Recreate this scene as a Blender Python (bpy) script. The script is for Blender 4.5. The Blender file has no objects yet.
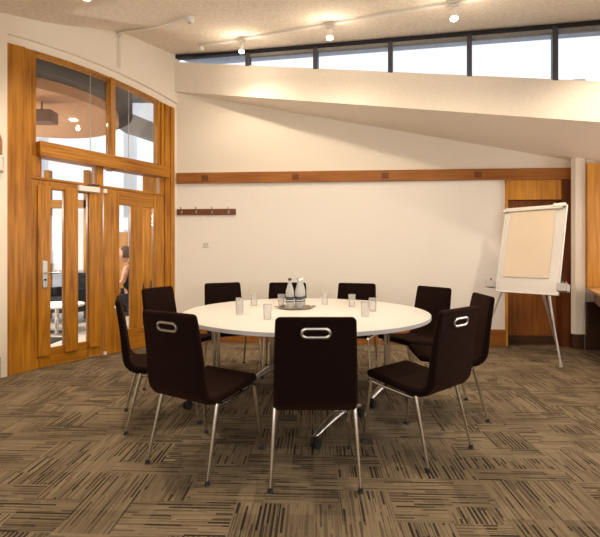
import bpy, math, random
from mathutils import Vector, Matrix
random.seed(7)
scene = bpy.context.scene
COL = scene.collection
PI = math.pi

# ------------------------------------------------------------------ materials
def new_mat(name):
    m = bpy.data.materials.new(name); m.use_nodes = True
    nt = m.node_tree
    for n in list(nt.nodes): nt.nodes.remove(n)
    out = nt.nodes.new('ShaderNodeOutputMaterial')
    b = nt.nodes.new('ShaderNodeBsdfPrincipled')
    nt.links.new(b.outputs[0], out.inputs[0])
    return m, nt, b, out

def plain(name, col, rough=.5, metal=0, bump=0, bscale=200, vary=0, spec=.5):
    m, nt, b, out = new_mat(name)
    b.inputs['Roughness'].default_value = rough
    b.inputs['Metallic'].default_value = metal
    b.inputs['Specular IOR Level'].default_value = spec
    tc = nt.nodes.new('ShaderNodeTexCoord')
    n = nt.nodes.new('ShaderNodeTexNoise'); n.inputs['Scale'].default_value = bscale; n.inputs['Detail'].default_value = 3
    nt.links.new(tc.outputs['Object'], n.inputs['Vector'])
    r = nt.nodes.new('ShaderNodeValToRGB')
    v = vary
    r.color_ramp.elements[0].position = .3; r.color_ramp.elements[1].position = .7
    r.color_ramp.elements[0].color = tuple(c*(1-v) for c in col) + (1,)
    r.color_ramp.elements[1].color = tuple(min(1, c*(1+v)) for c in col) + (1,)
    nt.links.new(n.outputs['Fac'], r.inputs[0]); nt.links.new(r.outputs[0], b.inputs['Base Color'])
    if bump:
        bp = nt.nodes.new('ShaderNodeBump'); bp.inputs['Strength'].default_value = bump; bp.inputs['Distance'].default_value = .01
        nt.links.new(n.outputs['Fac'], bp.inputs['Height']); nt.links.new(bp.outputs[0], b.inputs['Normal'])
    return m

def wood(name, c1, c2, horiz=False, rough=.35):
    m, nt, b, out = new_mat(name)
    b.inputs['Roughness'].default_value = rough
    b.inputs['Specular IOR Level'].default_value = .35
    tc = nt.nodes.new('ShaderNodeTexCoord')
    mp = nt.nodes.new('ShaderNodeMapping')
    mp.inputs['Scale'].default_value = (1.2, 1.2, 28) if horiz else (24, 24, 1.1)
    nt.links.new(tc.outputs['Object'], mp.inputs[0])
    n = nt.nodes.new('ShaderNodeTexNoise'); n.inputs['Scale'].default_value = 1.6; n.inputs['Detail'].default_value = 6
    n.inputs['Distortion'].default_value = .5
    nt.links.new(mp.outputs[0], n.inputs['Vector'])
    n2 = nt.nodes.new('ShaderNodeTexNoise'); n2.inputs['Scale'].default_value = 2.2; n2.inputs['Detail'].default_value = 2
    nt.links.new(tc.outputs['Object'], n2.inputs['Vector'])
    ad = nt.nodes.new('ShaderNodeMath'); ad.operation = 'MULTIPLY_ADD'
    nt.links.new(n2.outputs['Fac'], ad.inputs[0]); ad.inputs[1].default_value = .45
    nt.links.new(n.outputs['Fac'], ad.inputs[2])
    r = nt.nodes.new('ShaderNodeValToRGB')
    r.color_ramp.elements[0].position = .5; r.color_ramp.elements[1].position = .92
    r.color_ramp.elements[0].color = c1 + (1,); r.color_ramp.elements[1].color = c2 + (1,)
    nt.links.new(ad.outputs[0], r.inputs[0]); nt.links.new(r.outputs[0], b.inputs['Base Color'])
    return m

def glass_mat(name, tint=(1, 1, 1), strength=1.0, refract_white=0):
    m, nt, b, out = new_mat(name); nt.nodes.remove(b)
    t = nt.nodes.new('ShaderNodeBsdfTransparent'); t.inputs[0].default_value = tint + (1,)
    g = nt.nodes.new('ShaderNodeBsdfGlossy'); g.inputs['Roughness'].default_value = .02
    f = nt.nodes.new('ShaderNodeFresnel'); f.inputs[0].default_value = 1.45
    mu = nt.nodes.new('ShaderNodeMath'); mu.operation = 'MULTIPLY'; mu.inputs[1].default_value = strength
    nt.links.new(f.outputs[0], mu.inputs[0])
    mx = nt.nodes.new('ShaderNodeMixShader')
    nt.links.new(mu.outputs[0], mx.inputs[0]); nt.links.new(t.outputs[0], mx.inputs[1]); nt.links.new(g.outputs[0], mx.inputs[2])
    last = mx
    if refract_white:  # white diffuse share stands in for light refracted in the clear glass
        d = nt.nodes.new('ShaderNodeBsdfDiffuse'); d.inputs[0].default_value = (.85, .85, .83, 1)
        m3 = nt.nodes.new('ShaderNodeMixShader'); m3.inputs[0].default_value = refract_white
        nt.links.new(mx.outputs[0], m3.inputs[1]); nt.links.new(d.outputs[0], m3.inputs[2]); last = m3
    nt.links.new(last.outputs[0], out.inputs[0])
    return m

def emit(name, col, s):
    m, nt, b, out = new_mat(name)
    b.inputs['Base Color'].default_value = col + (1,)
    b.inputs['Emission Color'].default_value = col + (1,)
    b.inputs['Emission Strength'].default_value = s
    return m

def carpet():
    m, nt, b, out = new_mat('striped_carpet')
    L = nt.links.new; N = nt.nodes.new
    b.inputs['Roughness'].default_value = .95; b.inputs['Specular IOR Level'].default_value = .12
    tc = N('ShaderNodeTexCoord'); mp = N('ShaderNodeMapping')
    mp.inputs['Rotation'].default_value = (0, 0, math.radians(2)); mp.inputs['Location'].default_value = (.13, .21, 0)
    L(tc.outputs['Object'], mp.inputs[0])
    sx = N('ShaderNodeSeparateXYZ'); L(mp.outputs[0], sx.inputs[0])
    def math_(op, a, bb=None, c=None):
        n = N('ShaderNodeMath'); n.operation = op
        for i, v in enumerate((a, bb, c)):
            if v is None: continue
            if isinstance(v, (int, float)): n.inputs[i].default_value = v
            else: L(v, n.inputs[i])
        return n.outputs[0]
    T = .5
    ix = math_('FLOOR', math_('DIVIDE', sx.outputs[0], T)); iy = math_('FLOOR', math_('DIVIDE', sx.outputs[1], T))
    par = math_('MODULO', math_('ADD', math_('ADD', ix, iy), 400), 2)     # quarter-turned tiles
    cmb = N('ShaderNodeCombineXYZ'); L(ix, cmb.inputs[0]); L(iy, cmb.inputs[1])
    wn = N('ShaderNodeTexWhiteNoise'); wn.noise_dimensions = '2D'; L(cmb.outputs[0], wn.inputs[0])
    # a few tiles break the checker
    c2 = N('ShaderNodeCombineXYZ'); L(math_('FLOOR', math_('DIVIDE', sx.outputs[0], .25)), c2.inputs[0]); L(math_('FLOOR', math_('DIVIDE', sx.outputs[1], .125)), c2.inputs[1])
    wn2 = N('ShaderNodeTexWhiteNoise'); wn2.noise_dimensions = '2D'; L(c2.outputs[0], wn2.inputs[0])
    flip = math_('GREATER_THAN', wn2.outputs['Value'], .80)
    ori = math_('ABSOLUTE', math_('SUBTRACT', par, flip))
    def white(a, c):
        q = N('ShaderNodeCombineXYZ'); L(a, q.inputs[0])
        if isinstance(c, (int, float)): q.inputs[1].default_value = c
        else: L(c, q.inputs[1])
        n = N('ShaderNodeTexWhiteNoise'); n.noise_dimensions = '2D'; L(q.outputs[0], n.inputs[0]); return n.outputs['Value']
    def fl_(a): return math_('FLOOR', a)
    def dashes(su, sv, k, seed):
        cu = fl_(math_('MULTIPLY', su, k)); w1 = white(cu, seed)
        cv = fl_(math_('ADD', math_('MULTIPLY', sv, 5.5), math_('MULTIPLY', w1, 17)))
        return white(cu, cv)
    def streak(su, sv):
        """tufted lines running along v, broken into dashes, in lighter and darker blocks"""
        def thread(k, seed, duty):
            line = math_('LESS_THAN', math_('FRACT', math_('MULTIPLY', su, k)), duty)
            d = dashes(su, sv, k, seed)
            return math_('MULTIPLY', line, math_('MULTIPLY', math_('SUBTRACT', d, .25), 1.33))
        b1 = white(fl_(math_('MULTIPLY', su, 4)), fl_(math_('MULTIPLY', sv, 8)))
        b2 = white(fl_(math_('MULTIPLY', su, 8)), fl_(math_('ADD', math_('MULTIPLY', sv, 3), .5)))
        dark = math_('MULTIPLY', math_('MAXIMUM', thread(46, .3, .52), math_('MULTIPLY', thread(83, 3.3, .5), .6)), math_('ADD', math_('MULTIPLY', b1, .80), .50))
        return math_('SUBTRACT', math_('ADD', .72, math_('MULTIPLY', b2, .28)), dark)
    s0 = streak(sx.outputs[0], sx.outputs[1]); s1 = streak(sx.outputs[1], sx.outputs[0])
    mix = N('ShaderNodeMix'); mix.data_type = 'FLOAT'
    L(ori, mix.inputs['Factor']); L(s0, mix.inputs['A']); L(s1, mix.inputs['B'])
    r = N('ShaderNodeValToRGB')
    e = r.color_ramp.elements
    e[0].position = .05; e[0].color = (.034, .026, .018, 1)
    e[1].position = 1.0; e[1].color = (.27, .205, .130, 1)
    k = e.new(.62); k.color = (.165, .125, .080, 1)
    L(mix.outputs['Result'], r.inputs[0])
    n3 = N('ShaderNodeTexNoise'); n3.inputs['Scale'].default_value = 260; n3.inputs['Detail'].default_value = 2
    L(tc.outputs['Object'], n3.inputs['Vector'])
    mm = N('ShaderNodeMix'); mm.data_type = 'RGBA'; mm.blend_type = 'OVERLAY'
    mm.inputs['Factor'].default_value = .55
    L(r.outputs[0], mm.inputs['A']); L(n3.outputs['Fac'], mm.inputs['B'])
    L(mm.outputs['Result'], b.inputs['Base Color'])
    bp = N('ShaderNodeBump'); bp.inputs['Strength'].default_value = .5; bp.inputs['Distance'].default_value = .004
    L(n3.outputs['Fac'], bp.inputs['Height']); L(bp.outputs[0], b.inputs['Normal'])
    return m

M = dict(
    wall=plain('cream_plaster', (.85, .78, .68), .85, bump=.06, bscale=60, vary=.01, spec=.2),
    wall_low=plain('white_plaster', (.87, .83, .77), .85, bump=.05, bscale=60, vary=.01, spec=.2),
    ceil=plain('stippled_ceiling_plaster', (.82, .74, .64), .92, bump=.9, bscale=30, vary=.09, spec=.15),
    beam=plain('beam_plaster', (.84, .77, .68), .9, bump=.25, bscale=45, vary=.03, spec=.15),
    carpet=carpet(),
    oak=wood('golden_oak', (.25, .085, .004), (.53, .225, .017)),
    oak_h=wood('golden_oak_across', (.24, .082, .004), (.51, .215, .017), True),
    rail=wood('rail_timber', (.24, .075, .012), (.40, .155, .03), True),
    rail_dark=wood('dark_plug_timber', (.12, .035, .010), (.20, .065, .015), True),
    panel=wood('panel_timber', (.44, .175, .020), (.70, .34, .055)),
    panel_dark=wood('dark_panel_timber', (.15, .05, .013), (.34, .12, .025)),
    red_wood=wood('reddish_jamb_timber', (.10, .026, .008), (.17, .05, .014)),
    desk=wood('ledge_timber', (.50, .25, .09), (.70, .40, .16), True),
    skirt_dark=wood('dark_baseboard_timber', (.045, .022, .012), (.085, .04, .02), True),
    fabric=plain('dark_brown_fabric', (.0105, .0048, .0040), .95, bump=.5, bscale=420, vary=.35, spec=.06),
    chrome=plain('polished_chrome', (.72, .70, .67), .16, 1, bscale=5, vary=.03),
    alu=plain('cast_aluminium', (.66, .65, .63), .28, 1, bscale=8, vary=.04),
    steel=plain('satin_steel', (.52, .50, .47), .38, 1, bscale=30, vary=.05),
    steel_light=plain('pale_steel', (.62, .60, .58), .35, .6, bscale=30, vary=.03),
    rubber=plain('black_rubber', (.012, .012, .012), .6, bscale=40, vary=.1),
    top=plain('white_laminate', (.72, .69, .65), .38, bscale=6, vary=.01, spec=.4),
    edge=plain('pale_edge_band', (.70, .70, .72), .4, bscale=6, vary=.02),
    white=plain('white_enamel', (.78, .75, .70), .4, bscale=9, vary=.01),
    board=plain('whiteboard_enamel', (.72, .69, .67), .22, bscale=9, vary=.01),
    paper=plain('cream_paper', (.78, .66, .52), .9, bump=.3, bscale=4, vary=.02, spec=.1),
    frame=plain('charcoal_window_frame', (.018, .020, .028), .45, bscale=30, vary=.1),
    mull=plain('grey_window_mullion', (.06, .065, .085), .45, bscale=30, vary=.1),
    greyblue=plain('roof_soffit_boards', (.36, .40, .48), .8, bscale=10, vary=.12),
    glass=glass_mat('clear_pane'),
    tumbler=glass_mat('drinking_glass', (1, 1, 1), .7, .20),
    bottle=glass_mat('bottle_glass', (.97, .97, .97), 1.4, .45),
    label=plain('dark_bottle_label', (.05, .06, .07), .6, bscale=90, vary=.5),
    label_white=plain('white_label_print', (.75, .75, .75), .6, bscale=90, vary=.05),
    cap_black=plain('black_cap', (.01, .01, .01), .4, bscale=60, vary=.1),
    cap_silver=plain('silver_cap', (.75, .72, .68), .3, 1, bscale=60, vary=.05),
    tray=plain('tarnished_tray_metal', (.42, .37, .30), .3, 1, bscale=60, vary=.25),
    bulb=emit('warm_bulb', (1, .78, .45), 30),
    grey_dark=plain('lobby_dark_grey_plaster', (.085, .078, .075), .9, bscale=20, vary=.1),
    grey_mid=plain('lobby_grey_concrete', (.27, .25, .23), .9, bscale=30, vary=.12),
    tan=plain('lobby_tan_timber_edge', (.50, .27, .13), .6, bscale=10, vary=.08),
    disc=plain('lobby_cream_soffit', (.86, .87, .80), .8, bscale=10, vary=.01),
    lobby_white=plain('lobby_white_paint', (.80, .80, .80), .8, bscale=10, vary=.01),
    lobby_floor=plain('lobby_stone_floor', (.55, .51, .45), .5, bscale=14, vary=.2),
    brown=plain('brown_box_paint', (.17, .10, .07), .7, bscale=10, vary=.1),
    skin=plain('skin', (.55, .30, .20), .6, bscale=30, vary=.05),
    cloth=plain('black_clothing', (.012, .014, .018), .9, bscale=60, vary=.3),
    hair=plain('dark_brown_hair', (.03, .014, .008), .7, bscale=90, vary=.4),
    red=plain('red_plastic', (.7, .04, .03), .4, bscale=30, vary=.03),
    green=plain('green_plastic', (.02, .32, .16), .4, bscale=30, vary=.03),
    grey=plain('pale_grey_plastic', (.48, .46, .44), .5, bscale=30, vary=.03),
)

# ------------------------------------------------------------------ mesh builder
I4 = Matrix.Identity(4)
class MB:
    def __init__(s): s.v = []; s.f = []
    def add(s, vs, fs, T=I4):
        o = len(s.v); s.v += [tuple(T @ Vector(p)) for p in vs]; s.f += [tuple(o+i for i in f) for f in fs]; return s
    def box(s, x0, x1, y0, y1, z0, z1, T=I4):
        vs = [(x, y, z) for z in (z0, z1) for y in (y0, y1) for x in (x0, x1)]
        return s.add(vs, [(0, 2, 3, 1), (4, 5, 7, 6), (0, 1, 5, 4), (2, 6, 7, 3), (0, 4, 6, 2), (1, 3, 7, 5)], T)
    def hexa(s, lo, hi, T=I4):
        """lo, hi: four corner points each, same winding"""
        return s.add(list(lo)+list(hi), [(3, 2, 1, 0), (4, 5, 6, 7)] + [(i, (i+1) % 4, 4+(i+1) % 4, 4+i) for i in range(4)], T)
    def prism(s, poly, z0, z1, T=I4):
        n = len(poly)
        vs = [(x, y, z0) for x, y in poly] + [(x, y, z1) for x, y in poly]
        return s.add(vs, [tuple(range(n-1, -1, -1)), tuple(range(n, 2*n))] + [(i, (i+1) % n, n+(i+1) % n, n+i) for i in range(n)], T)
    def loft(s, rings, T=I4, caps=True, closed=False):
        n = len(rings[0]); vs = [p for r in rings for p in r]; fs = []
        m = len(rings)
        for k in range(m if closed else m-1):
            a, b = k*n, ((k+1) % m)*n
            for i in range(n): fs.append((a+i, a+(i+1) % n, b+(i+1) % n, b+i))
        if caps and not closed: fs += [tuple(range(n-1, -1, -1)), tuple(range((m-1)*n, m*n))]
        return s.add(vs, fs, T)
    def tube(s, pts, r, n=10, T=I4, closed=False):
        pts = [Vector(p) for p in pts]; rs = r if isinstance(r, (list, tuple)) else [r]*len(pts)
        rings = []; m = len(pts); up = None
        for i, p in enumerate(pts):
            if closed: t = (pts[(i+1) % m]-pts[i-1])
            else: t = (pts[min(i+1, m-1)]-pts[max(i-1, 0)])
            t.normalize()
            if up is None: up = t.orthogonal().normalized()
            else:
                up = (up - t*up.dot(t)).normalized()
            w = t.cross(up)
            rings.append([tuple(p + (up*math.cos(a)+w*math.sin(a))*rs[i]) for a in [2*PI*k/n for k in range(n)]])
        return s.loft(rings, T, True, closed)
    def lathe(s, prof, n=24, T=I4):
        rings = [[(r*math.cos(2*PI*k/n), r*math.sin(2*PI*k/n), z) for k in range(n)] for r, z in prof]
        return s.loft(rings, T)
    def build(s, name, mat, parent=None, bevel=0, smooth=True, angle=35):
        me = bpy.data.meshes.new(name); me.from_pydata(s.v, [], s.f)
        import bmesh
        bm = bmesh.new(); bm.from_mesh(me); bmesh.ops.recalc_face_normals(bm, faces=bm.faces); bm.to_mesh(me); bm.free()
        if smooth:
            for p in me.polygons: p.use_smooth = True
            me.set_sharp_from_angle(angle=math.radians(angle))
        me.materials.append(mat)
        o = bpy.data.objects.new(name, me); COL.objects.link(o)
        if parent: o.parent = parent
        if bevel:
            md = o.modifiers.new('bevel', 'BEVEL'); md.width = bevel; md.segments = 2; md.limit_method = 'ANGLE'
        return o

def tag(o, label=None, cat=None, group=None, kind=None):
    if label: o['label'] = label
    if cat: o['category'] = cat
    if group: o['group'] = group
    if kind: o['kind'] = kind
    return o
def thing(name, label, cat, loc=(0, 0, 0), rz=0, group=None):
    o = bpy.data.objects.new(name, None); COL.objects.link(o)
    o.empty_display_size = .1; o.location = loc; o.rotation_euler = (0, 0, rz)
    return tag(o, label, cat, group)
def struct(o, label=None): return tag(o, label, None, None, 'structure')
def sroot(name, label=None):
    o = bpy.data.objects.new(name, None); COL.objects.link(o); return struct(o, label)
def dup(root, loc, rz, label, group=None, name=None):
    r = root.copy(); COL.objects.link(r); r.location = loc; r.rotation_euler = (0, 0, rz); r['label'] = label
    if group: r['group'] = group
    def rec(src, dst):
        for ch in [c for c in ALL() if c.parent == src]:
            c = ch.copy(); COL.objects.link(c); c.parent = dst; rec(ch, c)
    rec(root, r); return r
def ALL(): return list(COL.objects)

def frame(origin, xdir):
    x = Vector((xdir[0], xdir[1], 0)).normalized(); z = Vector((0, 0, 1)); y = z.cross(x)
    m = Matrix.Identity(4)
    for i in range(3): m[i][0] = x[i]; m[i][1] = y[i]; m[i][2] = z[i]; m[i][3] = (origin[0], origin[1], 0)[i]
    return m
C0 = (-1.70, 5.85)
# frame of the left (door) wall: x = distance from the corner towards the camera, y = into the room
ML = frame(C0, (-.5858, -.8105))
# frame of the back wall: x = distance from the corner, -y = into the room
MK = frame(C0, (.9976, -.0691))
# frame of the clerestory beam
MF = frame((-1.64, 5.80), (.9463, -.3233))
MOULD = lambda u: 3.405 - .080*(u-1.35)**2
ARCH = lambda u: MOULD(u) - .082
def ceil_z(x, y):
    z = 3.92 - .008*(x+1.7) + .218*(y-5.85) + .12*math.exp(-((x+2.15)**2+(y-5.15)**2)/.36)
    return max(z, 2.72)

# ------------------------------------------------------------------ the room
# floor
fl = MB(); fl.add([(-4.5, -1.8, 0), (4.8, -1.8, 0), (4.8, 5.75, 0), (3.5, 5.75, 0), (-1.7, 5.95, 0), (-1.75, 5.86, 0), (-2.94, 4.15, 0), (-4.5, 3.0, 0)], [tuple(range(8))])
struct(fl.build('floor', M['carpet'], smooth=False), 'brown and beige carpet tiles in broken stripes')

# ceiling: a sloping plaster surface up to the clerestory, with a slight vault by the doors
def ymax(x):
    pts = [(-4.5, 3.1), (-2.95, 4.22), (-1.75, 5.93), (-1.6, 5.83), (4.8, 5.80-.3417*(4.8+1.64)+.05)]
    for (a, b), (c, d) in zip(pts, pts[1:]):
        if x <= c: return b+(d-b)*(x-a)/(c-a)
    return pts[-1][1]
xs = [-4.5+i*.075 for i in range(125)]; nY = 60
vs = []; fs = []
for i, x in enumerate(xs):
    for j in range(nY+1):
        y = -1.8+(ymax(x)+1.8)*j/nY; vs.append((x, y, ceil_z(x, y)))
for i in range(len(xs)-1):
    for j in range(nY):
        a = i*(nY+1)+j; fs.append((a, a+1, a+nY+2, a+nY+1))
cb = MB(); cb.add(vs, fs); c_ = cb.build('ceiling', M['ceil'], angle=80); struct(c_, 'sloping stippled cream ceiling')
sm = c_.modifiers.new('solid', 'SOLIDIFY'); sm.thickness = .12; sm.offset = 1
# make the thickness go upwards
up = sum(p.normal.z for p in c_.data.polygons)
sm.offset = 1 if up > 0 else -1

# left wall with arched opening
w = MB()
w.box(-.05, .05, -.16, 0, 0, 4.15, ML); w.box(2.055, 2.12, -.16, 0, 0, 4.15, ML)
N = 24
lo = []; 
for i in range(N):
    u0 = .05+2.005*i/N; u1 = .05+2.005*(i+1)/N
    w.hexa([(u0, 0, ARCH(u0)), (u1, 0, ARCH(u1)), (u1, -.16, ARCH(u1)), (u0, -.16, ARCH(u0))],
           [(u0, 0, 4.15), (u1, 0, 4.15), (u1, -.16, 4.15), (u0, -.16, 4.15)], ML)
struct(w.build('wall_left', M['wall'], smooth=False), 'cream plaster wall around the glazed timber doors')
# arch moulding
t = MB()
rings = []
for i in range(31):
    u = -.0+2.11*i/30; a = MOULD(u)
    rings.append([tuple(ML @ Vector(p)) for p in ((u, 0, a+.055), (u, .035, a+.05), (u, .04, a), (u, 0, a-.004))])
t.loft(rings); t.box(2.05, 2.115, 0, .04, 0, MOULD(2.08)+.02, ML); 
struct(t.build('trim_1', M['wall'], smooth=False), 'cream arched moulding over the doors')
# near pier left of the doors, and the left wall beyond the frame
w = MB(); w.prism([(-2.935, 4.135), (-2.745, 3.81), (-4.3, 2.75), (-4.3, -1.75), (-4.45, -1.75), (-4.45, 3.0), (-3.05, 4.2)], 0, 3.75)
struct(w.build('wall_left_near', M['wall'], smooth=False))
pdir = (Vector((-2.745, 3.81, 0))-Vector((-2.935, 4.135, 0)))
MP = frame((-2.935, 4.135), (pdir.x, pdir.y)); pl = pdir.length
rt = MB(); rt.box(.02, pl+.02, .002, .035, 2.163, 2.315, MP)
struct(rt.build('trim_2', M['rail'], bevel=.003), 'end of timber rail on the near wall')
wb = MB(); wb.box(.06, .2, .002, .05, 1.98, 2.13, MP)
struct(rt and wb.build('trim_3', M['white'], bevel=.006), 'white box under the rail at left edge')
sb = MB(); sb.box(.0, pl, .002, .02, 0, .2, MP)
struct(sb.build('baseboard_left', M['skirt_dark']))

soff = lambda x: 3.092-.1954*x
# back wall: upper and lower in one plane, opening for the timber panel
w = MB()
for a_, c_2 in ((-.05, 4.385), (4.385, 5.36)):
    za_, zc_ = soff(-1.70+a_)+.15, soff(-1.70+c_2)+.15
    w.hexa([(a_, 0, 2.165), (c_2, 0, 2.165), (c_2, .18, 2.165), (a_, .18, 2.165)], [(a_, 0, za_), (c_2, 0, zc_), (c_2, .18, zc_), (a_, .18, za_)], MK)
w.box(5.215, 5.36, 0, .18, 0, 2.165, MK)
struct(w.build('wall_back', M['wall'], smooth=False), 'cream plaster wall above the timber rail')
w = MB(); w.box(-.05, 4.385, 0, .18, 0, 2.165, MK)
struct(w.build('wall_back_lower', M['wall_low'], smooth=False), 'off-white plaster wall below the timber rail')
# rail
r_ = sroot('trim_4', 'long timber rail across the back wall')
b = MB(); b.box(.01, 5.215, -.035, -.0005, 2.165, 2.310, MK); b.build('rail_board', M['rail'], r_, bevel=.004)
for u in (.41, 1.645, 2.835, 4.03):
    b = MB(); b.box(u-.045, u+.045, -.0385, -.030, 2.195, 2.275, MK)
    b.build('square_plug', M['rail_dark'], r_, bevel=.002)
b = MB(); b.box(.02, 4.384, -.022, -.0005, 0, .205, MK); b.box(.02, 4.384, -.014, -.0005, .205, .215, MK)
struct(b.build('baseboard_back', M['rail'], bevel=.003), 'orange timber baseboard on the back wall')

# timber panelled recess at the right of the back wall
d3 = sroot('door_3', 'timber panelled recess behind the flip chart')
b = MB(); b.box(4.386, 4.415, -.03, .16, 0, 2.163, MK); b.build('left_jamb', M['panel'], d3, bevel=.003)
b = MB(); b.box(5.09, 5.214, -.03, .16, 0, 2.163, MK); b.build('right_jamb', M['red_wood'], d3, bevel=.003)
b = MB(); b.box(4.415, 5.09, -.012, .03, 1.905, 2.163, MK); b.build('header_panel', M['panel'], d3, bevel=.003)
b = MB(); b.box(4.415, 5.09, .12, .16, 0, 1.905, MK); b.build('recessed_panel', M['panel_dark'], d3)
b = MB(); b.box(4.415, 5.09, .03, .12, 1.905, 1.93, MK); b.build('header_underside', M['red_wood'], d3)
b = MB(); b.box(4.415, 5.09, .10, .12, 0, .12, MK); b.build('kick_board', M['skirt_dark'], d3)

# column beside the recess
w = MB(); w.prism([(3.505, 5.50), (3.435, 5.385), (3.465, 5.345), (3.583, 5.335), (3.60, 5.50)], .19, 3.4)
struct(w.build('wall_pier', M['wall'], smooth=False), 'narrow cream pier between timber recess and window ledge')
b = MB(); b.prism([(3.51, 5.49), (3.455, 5.40), (3.485, 5.36), (3.578, 5.35), (3.585, 5.49)], 0, .19)
struct(b.build('baseboard_right', M['skirt_dark']))
# panelled wall right of the column, and the corner of the ledge
w = MB(); w.box(3.605, 4.75, 5.345, 5.5, 0, 3.3)
struct(w.build('wall_right_end', M['wall'], smooth=False))
b = MB(); b.box(3.588, 4.60, 5.305, 5.343, .78, 2.335)
struct(b.build('trim_5', M['panel'], bevel=.003), 'golden timber panelling above the window ledge')
b = MB(); b.box(3.588, 4.60, 5.31, 5.343, 0, .60)
struct(b.build('trim_6', M['skirt_dark'], bevel=.003))
# ledge: slanting front edge that comes towards the camera
dk = thing('window_ledge', 'timber window ledge with slanting front edge at right of room', 'ledge', (3.9, 4.3, 0))
b = MB(); b.prism([(3.565-3.9, 5.295-4.3), (3.10-3.9, 4.36-4.3), (2.95-3.9+.55, 3.2-4.3), (4.58-3.9, 3.2-4.3), (4.58-3.9, 5.295-4.3)], .745, .778)
b.build('ledge_top', M['desk'], dk, bevel=.004)
b = MB()
b.prism([(3.625-3.9, 5.24-4.3), (3.13-3.9, 4.36-4.3), (3.16-3.9, 4.345-4.3), (3.65-3.9, 5.22-4.3)], .605, .744)
b.prism([(3.131-3.9, 4.358-4.3), (3.52-3.9, 3.22-4.3), (3.55-3.9, 3.23-4.3), (3.163-3.9, 4.343-4.3)], .605, .744)
b.build('fascia', M['panel_dark'], dk)
b = MB(); b.box(3.75-3.9, 4.55-3.9, 3.3-4.3, 5.2-4.3, 0, .743); b.build('base_cabinet', M['skirt_dark'], dk)

# right wall with windows added outside the frame to light the room
w = MB(); X0, X1 = 4.60, 4.75
w.box(X0, X1, -1.8, 5.5, 0, .9); w.box(X0, X1, -1.8, 5.5, 2.25, 3.6)
for y0, y1 in ((-1.8, -.6), (1.2, 1.6), (3.4, 3.9), (5.2, 5.5)): w.box(X0, X1, y0, y1, .9, 2.25)
struct(w.build('wall_right', M['wall'], smooth=False))
for i, (y0, y1) in enumerate(((-.6, 1.2), (1.6, 3.4), (3.9, 5.2))):
    wr = sroot('window_%d' % (10+i))
    b = MB(); b.box(X0+.04, X0+.1, y0, y0+.05, .9, 2.25); b.box(X0+.04, X0+.1, y1-.05, y1, .9, 2.25)
    b.box(X0+.04, X0+.1, y0, y1, .9, .95); b.box(X0+.04, X0+.1, y0, y1, 2.2, 2.25)
    b.build('window_frame', M['frame'], wr)
    b = MB(); b.box(X0+.065, X0+.071, y0+.05, y1-.05, .95, 2.2); b.build('pane', M['glass'], wr)
w = MB(); w.box(-4.45, 4.75, -1.95, -1.8, 0, .9); w.box(-4.45, 4.75, -1.95, -1.8, 2.3, 3.2)
for x0, x1 in ((-4.45, -3.2), (-.4, .4), (3.2, 4.75)): w.box(x0, x1, -1.95, -1.8, .9, 2.3)
def fill_panel(loc, rot, sx, sy, power):  # added area lamps outside the unseen windows, filling the room
    l = bpy.data.lights.new('window_daylight', 'AREA'); l.shape = 'RECTANGLE'; l.size = sx; l.size_y = sy; l.energy = power; l.color = (1, .91, .80)
    o = bpy.data.objects.new('window_daylight', l); o.location = loc; o.rotation_euler = rot; COL.objects.link(o)
for i, (x0, x1) in enumerate(((-3.2, -.4), (.4, 3.2))):  # windows added behind the camera, out of view, for soft fill
    wr = sroot('window_%d' % (14+i))
    b = MB()
    for a, c in ((x0, x0+.05), ((x0+x1)/2-.025, (x0+x1)/2+.025), (x1-.05, x1)): b.box(a, c, -1.92, -1.86, .9, 2.3)
    b.box(x0, x1, -1.92, -1.86, .9, .95); b.box(x0, x1, -1.92, -1.86, 2.25, 2.3); b.build('window_frame', M['frame'], wr)
    b = MB(); b.box(x0+.05, x1-.05, -1.893, -1.887, .95, 2.25); b.build('pane', M['glass'], wr)
    fill_panel(((x0+x1)/2, -2.1, 1.6), (PI/2, 0, 0), 2.7, 1.3, 32)
for y0, y1 in ((-.6, 1.2), (1.6, 3.4), (3.9, 5.2)):
    fill_panel((4.95, (y0+y1)/2, 1.575), (PI/2, 0, PI/2), y1-y0, 1.3, 24)
struct(w.build('wall_front', M['wall'], smooth=False))

# sloping plaster beam under the clerestory
soff = lambda x: 3.092-.1954*x
yf = lambda x: 5.80-.3417*(x+1.64)
yb = lambda x: 5.85-.0692*(x+1.7)+.15
b = MB()
xa, xb = -1.76, 4.60
def sect(x):
    return [(x, yf(x), soff(x)), (x, yf(x), soff(x)+.395), (x, yb(x)+.2, soff(x)+.395), (x, yb(x)+.2, soff(x))]
b.loft([sect(xa+(xb-xa)*i/12) for i in range(13)])
struct(b.build('wall_bulkhead', M['beam'], smooth=False), 'sloping plaster beam under the strip of high windows')

# clerestory: s along the beam; X from s
def PX(x, back=0): return Vector((x+.323*back, yf(x)+.946*back, 0))
mx = [-1.60, -.687, .18, 1.035, 1.84, 2.615, 3.45, 4.30]
def zt(x): return ceil_z(x, yf(x)+.05)
def zb_(x): return soff(x)+.395
def slat(mb, xa, xb, d0, d1, za, zb, zc, zd):
    """box between X xa..xb on the beam line, depth d0..d1 behind the face; za,zb bottom/top at xa; zc,zd at xb"""
    p = [PX(xa, d0), PX(xb, d0), PX(xb, d1), PX(xa, d1)]
    lo = [(p[0].x, p[0].y, za), (p[1].x, p[1].y, zc), (p[2].x, p[2].y, zc), (p[3].x, p[3].y, za)]
    hi = [(p[0].x, p[0].y, zb), (p[1].x, p[1].y, zd), (p[2].x, p[2].y, zd), (p[3].x, p[3].y, zb)]
    mb.hexa(lo, hi)
wr = sroot('window_1', 'strip of high windows above the plaster beam')
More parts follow.
